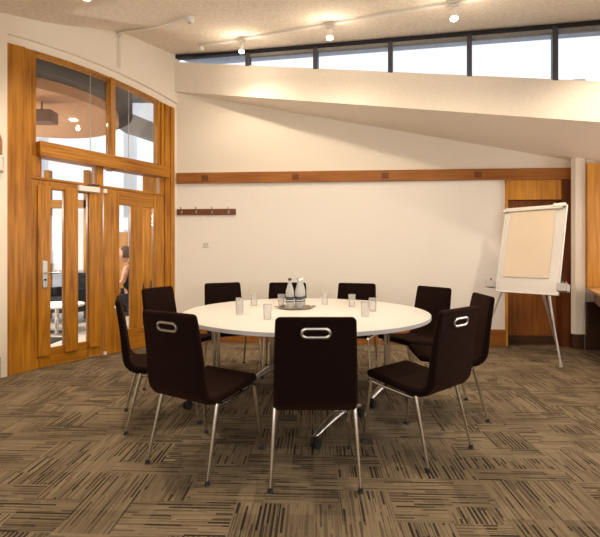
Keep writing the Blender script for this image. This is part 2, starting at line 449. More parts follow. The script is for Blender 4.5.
b = MB(); slat(b, -1.72, 4.6, .01, .08, zt(-1.72)-.055, zt(-1.72)+.04, zt(4.6)-.055, zt(4.6)+.04)
b.build('head_rail', M['frame'], wr)
b = MB(); slat(b, -.68, 4.6, .03, .085, zt(-.68)-.085, zt(-.68)-.05, zt(4.6)-.085, zt(4.6)-.05)
b.build('inner_head_strip', M['grey_mid'], wr)
b = MB(); slat(b, -1.72, 4.6, .02, .07, zb_(-1.72)-.01, zb_(-1.72)+.018, zb_(4.6)-.01, zb_(4.6)+.018)
b.build('bottom_rail', M['wall'], wr)
for x in mx[1:]:
    b = MB(); slat(b, x-.024, x+.024, .01, .09, zb_(x)-.01, zt(x)-.03, zb_(x)-.01, zt(x)-.03); b.build('mullion', M['mull'], wr)
for xa_, xb__ in zip(mx, mx[1:]):
    b = MB(); slat(b, xa_+.01, xb__-.01, .045, .05, zb_(xa_)-.005, zt(xa_)-.03, zb_(xb__)-.005, zt(xb__)-.03)
    b.build('pane', M['glass'], wr)
# roof overhang outside
b = MB()
slat(b, -1.72, 4.6, .10, .12, zt(-1.72)+.0, zt(-1.72)+.2, zt(4.6)+.0, zt(4.6)+.2)
def oh(x, d): 
    p = PX(x, d); return (p.x, p.y, 3.92-.008*(p.x+1.7)+.218*(p.y-5.85))
lo = [oh(-1.75, .09), oh(4.6, .09), oh(4.6, .62), oh(-1.75, .62)]
b.hexa(lo, [(x, y, z+.15) for x, y, z in lo])
struct(b.build('trim_7', M['greyblue'], smooth=False), 'roof overhang outside the high windows')

# ------------------------------------------------------------------ glazed timber doors
ft = sroot('trim_8', 'golden timber frame with arched top holding the doors')
def bx(name, par, mat, u0, u1, n0, n1, z0, z1, bev=.004):
    b = MB(); b.box(u0, u1, n0, n1, z0, z1, ML); return b.build(name, M[mat], par, bevel=bev)
def post(name, par, u0, u1, n0, n1, z0=0, dz=-.004, mat='oak'):
    b = MB(); b.hexa([(u0, n0, z0), (u1, n0, z0), (u1, n1, z0), (u0, n1, z0)],
                     [(u0, n0, ARCH(u0)+dz), (u1, n0, ARCH(u1)+dz), (u1, n1, ARCH(u1)+dz), (u0, n1, ARCH(u0)+dz)], ML)
    return b.build(name, M[mat], par, bevel=.004)
post('jamb_board', ft, 1.885, 2.052, -.12, .028)
post('jamb_board', ft, 1.82, 1.884, -.12, .008)
post('jamb_board', ft, 1.765, 1.819, -.12, -.02, z0=2.2)
post('jamb_board', ft, .052, .115, -.12, .03)
post('jamb_board', ft, .116, .195, -.12, .015)
post('jamb_board', ft, .196, .24, -.12, 0, z0=2.3)
post('jamb_board', ft, .241, .285, -.12, -.025, z0=2.3)
post('centre_post', ft, .905, .968, -.09, .02, z0=2.2)
bx('transom_beam', ft, 'oak_h', .155, 1.765, -.12, .072, 2.217, 2.37)
bx('head_rail', ft, 'oak_h', .196, 1.819, -.10, 0, 1.978, 2.006)
bx('transom_post', ft, 'oak', 1.045, 1.135, -.10, 0, 2.006, 2.217)
bx('transom_post', ft, 'oak', 1.72, 1.819, -.10, 0, 2.006, 2.217)
bx('transom_post', ft, 'oak', .196, .26, -.10, 0, 2.006, 2.217)
# arched head board
b = MB(); rings = []
for i in range(25):
    u = .286+(1.765-.286)*i/24; a = ARCH(u)
    rings.append([tuple(ML @ Vector(p)) for p in ((u, -.11, a-.002), (u, .0, a-.002), (u, .0, a-.03), (u, -.11, a-.03))])
b.loft(rings); b.build('arched_head', M['oak'], ft, smooth=False)
def archpane(name, par, u0, u1, n):
    b = MB(); rings = []
    for i in range(13):
        u = u0+(u1-u0)*i/12
        rings.append([tuple(ML @ Vector(p)) for p in ((u, n-.003, ARCH(u)-.028), (u, n+.003, ARCH(u)-.028), (u, n+.003, 2.37), (u, n-.003, 2.37))])
    b.loft(rings); return b.build(name, M['glass'], par, smooth=False)
w2 = sroot('window_2', 'wide arched pane above the left door')
archpane('pane', w2, 1.178, 1.764, -.055); archpane('pane', w2, .969, 1.172, -.055)
b = MB(); b.box(1.172, 1.178, -.058, -.052, 2.37, ARCH(1.175)-.03, ML); b.build('glass_joint', M['grey'], w2)
w3 = sroot('window_3', 'arched pane above the right door')
archpane('pane', w3, .69, .904, -.055); archpane('pane', w3, .286, .684, -.055)
b = MB(); b.box(.684, .690, -.058, -.052, 2.37, ARCH(.69)-.03, ML); b.build('glass_joint', M['grey'], w3)
for k, (u0, u1, lab) in enumerate(((1.136, 1.719, 'low transom pane over the left door'), (.261, 1.044, 'low transom pane over the right door'))):
    b = MB(); b.box(u0, u1, -.053, -.047, 2.006, 2.217, ML)
    struct(b.build('window_%d' % (4+k), M['glass'], smooth=False), lab)

d1 = sroot('door_1', 'left timber door leaf with steel lever handle')
G = .004
bx('door_stile', d1, 'oak', 1.64, 1.817, -.05, -.006, .004, 1.974)
bx('door_stile', d1, 'oak', 1.052, 1.23, -.05, -.006, .004, 1.974)
bx('door_stile', d1, 'oak', 1.345, 1.495, -.05, -.006, .2, 1.888)
bx('door_rail', d1, 'oak_h', 1.231, 1.639, -.05, -.007, 1.888, 1.974)
bx('door_rail', d1, 'oak_h', 1.231, 1.639, -.05, -.007, .004, .2)
bx('raised_board', d1, 'oak', 1.642, 1.765, -.006, .024, .13, 1.915)
bx('raised_board', d1, 'oak', 1.352, 1.488, -.006, .024, .13, 1.915)
bx('raised_board', d1, 'oak', 1.10, 1.222, -.006, .024, .13, 1.915)
for u0, u1 in ((1.495, 1.64), (1.23, 1.345)):
    b = MB(); b.box(u0, u1, -.036, -.030, .2, 1.888, ML); b.build('pane', M['glass'], d1, smooth=False)
h = MB(); h.box(1.675, 1.725, .024, .034, .845, 1.13, ML); hp = h.build('handle_plate', M['steel'], d1, bevel=.006)
h = MB(); h.tube([(1.70, .03, 1.0), (1.70, .085, 1.0), (1.69, .09, 1.0), (1.575, .09, 1.003)], .010, 10, ML); h.build('lever', M['chrome'], hp)
h = MB(); h.tube([(1.70, .03, .93), (1.70, .04, .93)], .012, 12, ML); h.build('lock_cylinder', M['rubber'], hp)
h = MB(); h.box(1.115, 1.355, -.006, .055, 1.905, 1.968, ML); cl = h.build('door_closer', M['white'], d1, bevel=.006)
h = MB(); h.tube([(1.25, .03, 1.97), (1.25, .03, 1.985), (1.13, .06, 1.99), (1.19, .02, 2.0)], .008, 8, ML); h.build('closer_arm', M['frame'], cl)
d2 = sroot('door_2', 'right timber door leaf with two tall narrow panes')
bx('door_stile', d2, 'oak', .84, 1.036, -.05, -.004, .004, 1.974)
bx('door_stile', d2, 'oak', .52, .69, -.05, -.004, .27, 1.80)
bx('door_stile', d2, 'oak', .198, .36, -.05, -.004, .004, 1.974)
bx('door_rail', d2, 'oak_h', .361, .839, -.05, -.005, 1.80, 1.974)
bx('door_rail', d2, 'oak_h', .361, .839, -.05, -.005, .004, .27)
for u0, u1 in ((.69, .84), (.36, .52)):
    b = MB(); b.box(u0, u1, -.036, -.030, .27, 1.80, ML); b.build('pane', M['glass'], d2, smooth=False)
h = MB(); h.box(1.015, 1.06, -.004, .03, 1.915, 1.965, ML); h.build('top_latch', M['white'], d2, bevel=.004)
h = MB(); h.box(1.02, 1.05, -.004, .03, .012, .05, ML); h.build('bottom_latch', M['white'], d2, bevel=.004)
h = MB(); h.box(1.09, 1.26, -.006, .006, .006, .02, ML); h.build('threshold_plate', M['steel'], d1)

# ------------------------------------------------------------------ lobby seen through the doors
b = MB(); b.add([(-1.75, 5.86, 0), (-2.94, 4.15, 0), (-4.5, 3.0, 0), (-10, 3.0, 0), (-10, 14, 0), (-1.75, 14, 0)], [tuple(range(6))])
struct(b.build('floor_lobby', M['lobby_floor'], smooth=False), 'pale lobby floor beyond the doors')
w = MB(); w.box(-10, -1.6, 11.8, 12, 0, 1.3); w.box(-10, -1.6, 11.8, 12, 4.9, 5.4); 
for x in (-9.9, -7.4, -4.9, -2.2): w.box(x, x+.3, 11.8, 12, 1.3, 4.9)
w.box(-10.2, -10, 3.2, 12, 0, 5.4)
struct(w.build('wall_lobby', M['lobby_white'], smooth=False), 'white lobby wall and window piers beyond the doors')
w = MB(); w.box(-1.85, -1.65, 6.05, 12, 0, 3.3)
struct(w.build('wall_lobby_side', M['lobby_white'], smooth=False))
# dark ceiling over the lobby (stops short so sky light enters)
b = MB(); b.prism([(-1.9, 6.0), (-3.1, 4.35), (-6.6, 4.35), (-6.6, 7.4), (-6.6, 7.6), (-2.0, 7.6)], 3.90, 4.05)
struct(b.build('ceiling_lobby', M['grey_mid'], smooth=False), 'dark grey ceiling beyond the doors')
# round soffit with tan edge
rs = sroot('trim_9', 'round cream ceiling disc with tan timber edge beyond the doors')
def disc(r0, r1, z0, z1, name, mat, cx=-3.76, cy=5.78):
    b = MB(); n = 64
    b.loft([[(cx+r*math.cos(2*PI*k/n), cy+r*math.sin(2*PI*k/n), z) for k in range(n)] for r, z in ((r0, z0), (r1, z0), (r1, z1), (r0, z1))])
    return b.build(name, M[mat], rs)
disc(.01, 1.175, 3.10, 3.14, 'disc_underside', 'disc'); disc(1.176, 1.195, 3.095, 3.22, 'disc_edge', 'tan')
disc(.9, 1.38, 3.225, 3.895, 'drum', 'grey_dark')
for x, y in ((-3.55, 5.25), (-3.2, 6.0), (-4.3, 5.6)):
    b = MB(); b.lathe([(.05, 3.088), (.05, 3.098)], 16, Matrix.Translation((x, y, 0))); b.build('lamp_disc', M['bulb'], rs)
# grey curved bulkhead and beam seen in the right pane
b = MB(); b.hexa([(-3.55, 8.3, 3.66), (-2.66, 7.65, 3.27), (-2.66, 8.0, 3.27), (-3.55, 8.65, 3.66)], [(-3.55, 8.3, 4.05), (-2.66, 7.65, 3.576), (-2.66, 8.0, 3.576), (-3.55, 8.65, 4.05)])
struct(b.build('trim_11', M['grey_mid'], smooth=False), 'sloping grey beam beyond the right door')
# brown box lamp hanging
bxr = thing('hanging_sign_box', 'brown box hung under the cream disc beyond left door', 'box', (-3.42, 5.30, 2.83))
b = MB(); b.box(-.36, .36, -.09, .09, 0, .15); b.build('box_body', M['brown'], bxr, bevel=.01)
b = MB(); b.tube([(-.2, 0, .15), (-.2, 0, .264)], .012, 8); b.build('hanger', M['brown'], bxr)
b = MB(); b.tube([(.2, 0, .15), (.2, 0, .264)], .012, 8); b.build('hanger', M['brown'], bxr)
# tan timber partition and screens further back
pt = thing('timber_screen', 'tan timber screen with white edge beyond the right door', 'screen', (-3.1, 8.2, 0))
b = MB(); b.box(-.9, -.19, -.04, .04, 0, 1.62); b.build('screen_panel', M['panel'], pt)
b = MB(); b.box(-.19, -.10, -.05, .05, 0, 1.7); b.build('screen_edge', M['lobby_white'], pt)
for x in (-.86,):
    b = MB(); b.box(x-.05, x+.05, -.05, .05, 0, 2.75); b.build('screen_post', M['oak'], pt)
pp = thing('timber_pillar', 'plain timber pillar behind the seated person beyond the right door', 'pillar', (-2.50, 7.15, 0))  # modelled board in place of the door mirrored in the pane
b = MB(); b.box(-.13, .13, -.05, .05, 0, 2.6); b.build('pillar_board', M['oak'], pp, bevel=.005)
b = MB(); b.box(-.14, .14, -.06, .06, 0, .1); b.build('plinth', M['panel_dark'], pp)
ps = thing('glazed_lobby_screen', 'white framed lobby screen seen through left door panes', 'screen', (-5.1, 7.9, 0))
b = MB(); b.box(-.75, -.15, -.03, .03, 1.05, 2.75); b.build('white_panel', M['lobby_white'], ps)
b = MB(); b.box(.55, 1.1, -.03, .03, .9, 2.0); b.build('white_panel', M['lobby_white'], ps)
for x in (-.85, -.05, .42, 1.15):
    b = MB(); b.box(x-.05, x+.05, -.05, .05, 0, 2.75); b.build('screen_post', M['oak'], ps)
b = MB(); b.box(-.85, 1.15, -.05, .05, 2.05, 2.2); b.build('screen_rail', M['oak_h'], ps)
mt_ = MB(); mt_.box(-4.3, -3.32, 5.35, 6.08, .0005, .012); mo = mt_.build('door_mat', M['cloth']); tag(mo, 'dark mat on the lobby floor outside the left door', 'mat')
tb = thing('lobby_table', 'white low table beyond the left door', 'table', (-3.72, 6.5, 0))
b = MB(); b.lathe([(.01, .40), (.38, .40), (.39, .42), (.38, .44), (.01, .44)], 32); b.build('tabletop', M['lobby_white'], tb)
b = MB(); b.lathe([(.2, 0.0), (.2, .015), (.03, .03), (.03, .4)], 24); b.build('pedestal', M['chrome'], tb)
for k, (x, y, rz, lb) in enumerate(((-5.1, 7.2, .5, 'dark armchair beyond the left pane of the left door'), (-4.15, 7.5, -.4, 'dark armchair behind the right pane of the left door'))):
    a = thing('lobby_armchair', lb, 'armchair', (x, y, 0), rz)
    b = MB(); b.box(-.32, .32, -.3, .3, .2, .44); b.build('seat', M['cloth'], a, bevel=.03)
    b = MB(); b.box(-.32, .32, .26, .36, .3, .86); b.build('backrest', M['cloth'], a, bevel=.03)
    for s in (-1, 1):
        b = MB(); b.box(s*.36-.04, s*.36+.04, -.3, .34, .2, .6); b.build('armrest', M['cloth'], a, bevel=.02)
        for q in (-.25, .25):
            b = MB(); b.tube([(s*.3, q, 0), (s*.3, q, .2)], .015, 8); b.build('leg', M['chrome'], a)

# ------------------------------------------------------------------ person sitting in the lobby
def person():
    root = thing('person', 'seated person in black sleeveless top beyond the right door, forearm raised', 'person', (-2.64, 6.62, 0), 0)
    # facing -x (towards the left of the photo)
    J = {'pel': ((.08, .0, .50), .14), 'wai': ((.06, 0, .66), .125), 'che': ((.02, 0, .86), .145), 'nec': ((-.02, 0, 1.02), .055), 'nk2': ((-.06, 0, 1.09), .05),
         'ls': ((.0, -.17, .97), .055), 'le': ((-.02, -.25, .76), .04), 'lw': ((-.25, -.20, .80), .028),
         'rs': ((.0, .17, .97), .055), 're': ((-.06, .26, .76), .04), 'rw': ((-.28, .14, .76), .028),
         'lh': ((.0, -.11, .50), .09), 'lk': ((-.44, -.13, .50), .06), 'la': ((-.42, -.13, .09), .038), 'lt': ((-.58, -.14, .04), .03),
         'rh': ((.0, .11, .50), .09), 'rk': ((-.44, .13, .50), .06), 'ra': ((-.46, .13, .09), .038), 'rt': ((-.62, .14, .04), .03)}
    E_ = [('pel', 'wai'), ('wai', 'che'), ('che', 'nec'), ('nec', 'nk2'), ('che', 'ls'), ('ls', 'le'), ('le', 'lw'), ('che', 'rs'), ('rs', 're'), ('re', 'rw'),
          ('pel', 'lh'), ('lh', 'lk'), ('lk', 'la'), ('la', 'lt'), ('pel', 'rh'), ('rh', 'rk'), ('rk', 'ra'), ('ra', 'rt')]
    ks = list(J)
    me = bpy.data.meshes.new('body'); me.from_pydata([J[k][0] for k in ks], [(ks.index(a), ks.index(b)) for a, b in E_], [])
    o = bpy.data.objects.new('body', me); COL.objects.link(o); o.parent = root
    o.modifiers.new('skin', 'SKIN')
    if not me.skin_vertices: 
        pass
    for i, k in enumerate(ks):
        sv = me.skin_vertices[0].data[i]; sv.radius = (J[k][1], J[k][1]*(1.15 if k in ('che', 'wai', 'pel') else 1)); sv.use_root = (k == 'pel')
    o.modifiers.new('sub', 'SUBSURF').levels = 2; o.modifiers['sub'].render_levels = 2
    me.materials.append(M['skin'])
    # black top and trousers: slightly larger skins over the same joints
    def garment(name, keys, edges, grow):
        m2 = bpy.data.meshes.new(name); m2.from_pydata([J[k][0] for k in keys], [(keys.index(a), keys.index(b)) for a, b in edges], [])
        g = bpy.data.objects.new(name, m2); COL.objects.link(g); g.parent = root
        g.modifiers.new('skin', 'SKIN')
        for i, k in enumerate(keys):
            sv = m2.skin_vertices[0].data[i]; r = J[k][1]+grow; sv.radius = (r, r*1.12 if k in ('che', 'wai', 'pel') else r); sv.use_root = (i == 0)
        g.modifiers.new('sub', 'SUBSURF').levels = 2
        m2.materials.append(M['cloth'])
    garment('top', ['pel', 'wai', 'che', 'ls', 'rs'], [('pel', 'wai'), ('wai', 'che'), ('che', 'ls'), ('che', 'rs')], .016)
    garment('trousers', ['pel', 'lh', 'lk', 'la', 'rh', 'rk', 'ra'], [('pel', 'lh'), ('lh', 'lk'), ('lk', 'la'), ('pel', 'rh'), ('rh', 'rk'), ('rk', 'ra')], .014)
    # head
    H = Matrix.Translation((-.10, 0, 1.19))
    hm = MB(); n = 20; rings = []
    for i in range(13):
        ph = -PI/2+PI*i/12; z = .125*math.sin(ph); rr = math.cos(ph)
        jaw = 1-.25*max(0, -math.sin(ph))
        rings.append([((-.012 if z < 0 else 0)+.098*rr*math.cos(a)*(jaw if math.cos(a) > 0 else 1), .076*rr*math.sin(a)*jaw, z) for a in [2*PI*k/n for k in range(n)]])
    hm.loft(rings, H)
    hm.add([(-.095, -.014, -.03), (-.095, .014, -.03), (-.125, 0, -.028), (-.092, 0, .02)], [(0, 1, 2), (0, 2, 3), (1, 3, 2), (0, 3, 1)], H)
    hd = hm.build('head', M['skin'], root, angle=60)
    for s in (-1, 1):
        e = MB(); e.lathe([(.002, -.03), (.014, -.02), (.017, 0), (.012, .022), (.002, .03)], 10, H @ Matrix.Translation((.005, s*.076, 0))); e.build('ear', M['skin'], hd)
        e = MB(); e.lathe([(.001, -.008), (.009, 0), (.001, .008)], 10, H @ Matrix.Translation((-.088, s*.032, .008))); e.build('eye', M['cap_black'], hd)
    e = MB(); e.box(-.098, -.088, -.022, .022, -.062, -.054, H); e.build('mouth', M['red_wood'], hd)
    hr = MB(); rings = []
    for i in range(11):
        ph = -.35+(PI/2+.35)*i/10; z = .142*math.sin(ph); rr = math.cos(ph)
        rings.append([(.018+(.115 if math.cos(a) > 0 else .094*(1 if ph > .45 else .25))*rr*math.cos(a), .09*rr*math.sin(a), z) for a in [2*PI*k/n for k in range(n)]])
    hr.loft(rings, H); hr.build('hair', M['hair'], root, angle=60)
    # hands: palm and five fingers
    for (wx, wy, wz) in ((-.25, -.20, .80), (-.28, .14, .76)):
        d = Vector((-1, .18 if wy < 0 else -.1, .1)).normalized()
        hn = MB(); P = Vector((wx, wy, wz))
        hn.tube([P, P+d*.04, P+d*.085], [.026, .036, .032], 10)
        ho = hn.build('hand', M['skin'], root)
        for q, (off, ln) in enumerate(((-.027, .055), (-.009, .07), (.009, .066), (.026, .052))):
            f_ = MB(); a = P+d*.078+Vector((0, off, 0)); f_.tube([a, a+d*ln*.5+Vector((0, 0, -.006)), a+d*ln+Vector((0, 0, -.028))], [.009, .0085, .006], 8); f_.build('finger', M['skin'], ho)
        f_ = MB(); a = P+d*.03+Vector((0, -.03, 0)); f_.tube([a, a+d*.03+Vector((0, -.025, 0)), a+d*.055+Vector((0, -.035, -.01))], [.012, .010, .007], 8); f_.build('thumb', M['skin'], ho)
person()
sc_ = thing('lobby_chair', 'dark chair under the seated person beyond the door', 'chair', (-2.52, 6.62, 0))
b = MB(); b.box(-.24, .22, -.24, .24, .27, .32); b.build('seat', M['cloth'], sc_, bevel=.015)
b = MB(); b.box(.27, .30, -.24, .24, .27, .80); b.build('backrest', M['cloth'], sc_, bevel=.012)
for x in (-.2, .22):
    for y in (-.2, .2):
        b = MB(); b.tube([(x, y, 0), (x, y, .27)], .012, 8); b.build('leg', M['chrome'], sc_)

# ------------------------------------------------------------------ chairs
def shell(mb, st, n=28):
    """st: stations (y, z, half_width, half_thickness, corner_round); lofted across x"""
    rings = []
    for i, (y, z, hw, ht) in enumerate(st):
        a = st[max(i-1, 0)]; c = st[min(i+1, len(st)-1)]
        ty, tz = c[0]-a[0], c[1]-a[1]; L = math.hypot(ty, tz); ty /= L; tz /= L
        ny, nz = -tz, ty
        ring = []
        r = min(ht*.95, hw)
        for cxs, cns, a0 in ((1, 1, 0), (-1, 1, PI/2), (-1, -1, PI), (1, -1, 3*PI/2)):
            for k in range(7):
                an = a0+PI/2*k/6
                px = cxs*(hw-r)+r*math.cos(an); pn = cns*(ht-r)+r*math.sin(an)
                ring.append((px, y+ny*pn, z+nz*pn))
        rings.append(ring)
    mb.loft(rings)
def bez(p, n):
    """Catmull-Rom through p"""
    out = []
    q = [p[0]]+list(p)+[p[-1]]
    for i in range(1, len(q)-2):
        for k in range(n):
            t = k/n
            out.append(tuple(.5*((2*b)+(-a+c)*t+(2*a-5*b+4*c-d)*t*t+(-a+3*b-3*c+d)*t**3) for a, b, c, d in zip(q[i-1], q[i], q[i+1], q[i+2])))
    out.append(tuple(p[-1])); return out
def make_chair():
    t = thing('meeting_chair', '', 'chair', group='brown meeting chairs around the round table')
    seat = [(.232, .440, .188, .004), (.230, .440, .197, .014), (.22, .440, .205, .021), (.20, .439, .208, .023), (.08, .426, .212, .024), (-.05, .413, .214, .025), (-.14, .408, .215, .026), (-.195, .423, .215, .026)]
    back = [(-.195, .423, .215, .026), (-.228, .462, .215, .026), (-.243, .53, .213, .024), (-.258, .66, .210, .021), (-.280, .80, .204, .018), (-.292, .865, .201, .016), (-.294, .878, .197, .015), (-.2955, .886, .189, .011), (-.296, .890, .180, .004)]
    b = MB(); shell(b, bez(seat, 3)); b.build('seat', M['fabric'], t, angle=60)
    b = MB(); shell(b, bez(back, 3)); bk = b.build('backrest', M['fabric'], t, angle=60)
    # grip ring on the rear face
    th = math.atan2(.022, .14)
    R = Matrix.Translation((0, -.303, .812)) @ Matrix.Rotation(th, 4, 'X')
    def stad(hx, hz, n=10):
        p = []
        for k in range(n+1): a = -PI/2+PI*k/n; p.append((hx-hz+hz*math.cos(a), 0, hz*math.sin(a)))
        for k in range(n+1): a = PI/2+PI*k/n; p.append((-(hx-hz)+hz*math.cos(a), 0, hz*math.sin(a)))
        return p
    b = MB(); P = stad(.076, .028)
    rings = []
    for (k, off) in ((1.0, .002), (1.0, -.006), (.86, -.009), (.74, -.006), (.72, .002)):
        rings.append([tuple(R @ Vector(((x if abs(x) < 1e-9 else x-math.copysign((1-k)*.045, x) if abs(x) > .0466 else x*1.0), off, z*(1-(1-k)*1.7)))) for x, _, z in P])
    b.loft(rings, I4, caps=False); b.build('grip_ring', M['steel'], bk)
    b = MB(); Q = stad(.060, .0135)
    b.loft([[tuple(R @ Vector((x, o_, z))) for x, _, z in Q] for o_ in (.0, -.0015)]); b.build('grip_recess', M['fabric'], bk)
    # frame under the seat
    b = MB()
    for s in (-1, 1):
        b.tube([(s*.211, -.145, .376), (s*.205, -.10, .374), (s*.198, .10, .386), (s*.202, .185, .398)], .010, 8)
    b.tube([(-.198, .10, .386), (.198, .10, .386)], .009, 8); b.tube([(-.205, -.10, .374), (.205, -.10, .374)], .009, 8)
    b.build('under_frame', M['chrome'], t)
    for s in (-1, 1):
        for (y0, z0, y1) in ((-.145, .392, -.242), (.185, .402, .237)):
            b = MB()
            b.tube([(s*.211, y0, z0), (s*.228, y1, .015)], [.0125, .010], 12)
            lg = b.build('leg', M['chrome'], t)
            b = MB(); b.tube([(s*.2275, y1-(.001 if y0 < 0 else -.001), .024), (s*.228, y1, .010), (s*.228, y1, 0)], [.0115, .0125, .0165], 12); b.build('rubber_foot', M['rubber'], lg)
    return t
CH = [  # x, y, heading (degrees), label
    (.078, 2.385, 0, 'brown chair nearest the camera, back turned, oval chrome grip central'),
    (-.555, 2.53, -30.5, 'brown chair left of the nearest one, back turned, full seat side visible'),
    (-1.02, 3.13, -68, 'brown chair at far left seen almost edge-on from the side'),
    (-1.06, 3.86, -113, 'brown chair nearest the timber doors, partly behind another chair'),
    (-.69, 4.345, -150, 'brown chair behind table, leftmost of the three along the back wall'),
    (-.135, 4.34, 180, 'brown chair directly behind the water bottles'),
    (.51, 4.25, 161, 'brown chair behind table, rightmost of the three along the back wall'),
    (1.02, 3.885, 121, 'brown chair at right rear, front of backrest showing above the table edge'),
    (1.11, 3.275, 87, 'brown chair at far right seen from the side, nearest the flip chart'),
    (.728, 2.67, 39.5, 'brown chair right of the nearest one, turned back with oval grip showing'),
]
fb = M['fabric'].node_tree.nodes['Principled BSDF']; fb.inputs['Sheen Weight'].default_value = .12; fb.inputs['Sheen Roughness'].default_value = .45; fb.inputs['Sheen Tint'].default_value = (.55, .22, .13, 1)
ch0 = make_chair()
for i, (x, y, a, lb) in enumerate(CH):
    if i == 0:
        ch0.location = (x, y, 0); ch0.rotation_euler = (0, 0, math.radians(a)); ch0['label'] = lb
    else: dup(ch0, (x, y, 0), math.radians(a), lb)

# ------------------------------------------------------------------ round table
TX, TY, TR = .045, 3.45, .975
tt = thing('round_table', 'large round white meeting table on chrome columns and castors', 'table', (TX, TY, 0))
b = MB(); b.lathe([(.001, .718), (TR-.004, .718), (TR-.001, .7385), (TR-.004, .7400), (.001, .7400)], 128); b.build('tabletop', M['top'], tt, angle=30)
b = MB(); b.lathe([(TR-.004, .712), (TR+.001, .713), (TR+.001, .7375), (TR-.004, .7385)], 128); b.build('edge_band', M['edge'], tt)
fd = Vector((.56, .83, 0)).normalized()
for (px, py) in ((-.70, 3.54), (-.26, 4.03), (.27, 2.885), (.735, 3.58)):
    c = Vector((px-TX, py-TY, 0))
    b = MB()
    for s in (-.026, .026):
        p = c+fd*s; b.tube([(p.x, p.y, .12), (p.x, p.y, .712)], .0165, 12)
    b.build('column', M['chrome'], tt)
    b = MB()
    for s in (-1, 1):
        rings = []
        for q, (d, z, w_, h_) in enumerate(((0, .125, .034, .028), (.10, .118, .030, .022), (.22, .098, .022, .015), (.30, .082, .019, .012), (.318, .080, .012, .009))):
            p = c+fd*s*d; sd = Vector((-fd.y, fd.x, 0))
            rings.append([tuple(p+sd*w_*math.cos(a)+Vector((0, 0, z+h_*math.sin(a)))) for a in [2*PI*k/12 for k in range(12)]])
        b.loft(rings)
    b.build('foot_arm', M['alu'], tt)
    for s in (-1, 1):
        p = c+fd*s*.305; sd = Vector((-fd.y, fd.x, 0))
        b = MB()
        for k in (-.016, .016):
            b.tube([p+sd*(k-.009)+Vector((0, 0, .030)), p+sd*(k+.009)+Vector((0, 0, .030))], .030, 16)
        b.tube([(p.x, p.y, .030), (p.x, p.y, .078)], .012, 10)
        b.build('castor', M['rubber'], tt)

# ------------------------------------------------------------------ things on the table
ZT = .7405
def on(x, y): 
    """table-top point, from measured offsets to the camera axis"""
    return (x, y, ZT)
tr = thing('serving_tray', 'round metal tray with two small handles under the bottles', 'tray', (-.042, 3.62, ZT))
b = MB(); b.lathe([(.001, .001), (.132, .001), (.146, .012), (.150, .013), (.148, .008), (.134, -.0), (.001, 0)], 48); b.build('tray_dish', M['tray'], tr)
for s in (-1, 1):
    b = MB(); b.tube([(s*.142, -.03, .012), (s*.165, -.025, .016), (s*.173, 0, .018), (s*.165, .025, .016), (s*.142, .03, .012)], .004, 8); b.build('tray_handle', M['tray'], tr)
def bottle(x, y, cap, lb):
    t = thing('water_bottle', lb, 'bottle', (x, y, ZT+.003), 0, 'glass water bottles on the tray')
    b = MB(); b.lathe([(.001, 0), (.033, 0), (.036, .006), (.036, .12), (.033, .145), (.022, .185), (.0145, .21), (.0135, .232), (.0135, .24)], 24); b.build('bottle_body', M['bottle'], t)
    b = MB(); b.lathe([(.0365, .052), (.0367, .054), (.0367, .094), (.0365, .096)], 24); lb_ = b.build('bottle_label', M['label'], t)
    b = MB(); b.lathe([(.0369, .062), (.0370, .063), (.0370, .068), (.0369, .069)], 24); b.build('label_band', M['label_white'], lb_)
    b = MB(); b.lathe([(.001, .252), (.0145, .252), (.0155, .250), (.0155, .232), (.001, .232)], 20); b.build('bottle_cap', M[cap], t)
    return t
bottle(-.086, 3.60, 'cap_black', 'clear water bottle with black cap, at left on the metal tray')
bottle(-.008, 3.62, 'cap_silver', 'clear water bottle with pale cap, middle one on the tray')
bottle(.012, 3.695, 'cap_silver', 'clear water bottle with pale cap, at right rear on the tray')
def glass_proto():
    t = thing('drinking_glass', '', 'glass', (0, 0, 0), 0, 'clear water tumblers on the table')
    b = MB(); b.lathe([(.001, .0), (.026, 0), (.0275, .002), (.0315, .105), (.0298, .105), (.0262, .012), (.001, .012)], 24); b.build('glass_body', M['tumbler'], t)
    b = MB(); b.lathe([(.0298, .1045), (.0306, .1065), (.0317, .1045)], 24); b.build('glass_rim', M['tumbler'], t)
    return t
GL = [(-.460, 3.235, 'empty tumbler, front one of the left pair on white table'),
      (-.41, 3.79, 'empty tumbler behind the left group, closest to the leftmost rear chair'),
      (-.230, 3.0, 'empty tumbler between tray and left glasses, near the front edge'),
      (-.485, 3.42, 'empty tumbler, rear one of the left pair on white table'),
      (-.165, 3.73, 'empty tumbler touching the left side of the bottle tray'),
      (.225, 3.88, 'empty tumbler at rear, just right of the bottle tray'),
      (.455, 3.72, 'empty tumbler in front of the right rear chair backrest'),
      (.585, 3.42, 'rightmost empty tumbler on white table'),
      (.480, 3.14, 'empty tumbler nearest the front at right side of table')]
g0 = glass_proto()
for i, (x, y, lb) in enumerate(GL):
    if i == 0: g0.location = (x, y, ZT); g0['label'] = lb
    else: dup(g0, (x, y, ZT), 0, lb)

# ------------------------------------------------------------------ flip chart
fc = thing('flip_chart', 'white flip chart easel on tripod legs before the timber recess', 'flip chart', (2.518, 4.75, 0))
wv = Vector((.647, -.763, 0)).normalized(); nv = Vector((.763, .647, 0)).normalized()
upv = (nv*.27+Vector((0, 0, .975))).normalized(); nrm = wv.cross(upv).normalized()
if nrm.y > 0: nrm = -nrm
O = Vector((0, 0, .77))
MBd = Matrix.Identity(4)
for i in range(3): MBd[i][0] = wv[i]; MBd[i][1] = nrm[i]; MBd[i][2] = upv[i]; MBd[i][3] = O[i]
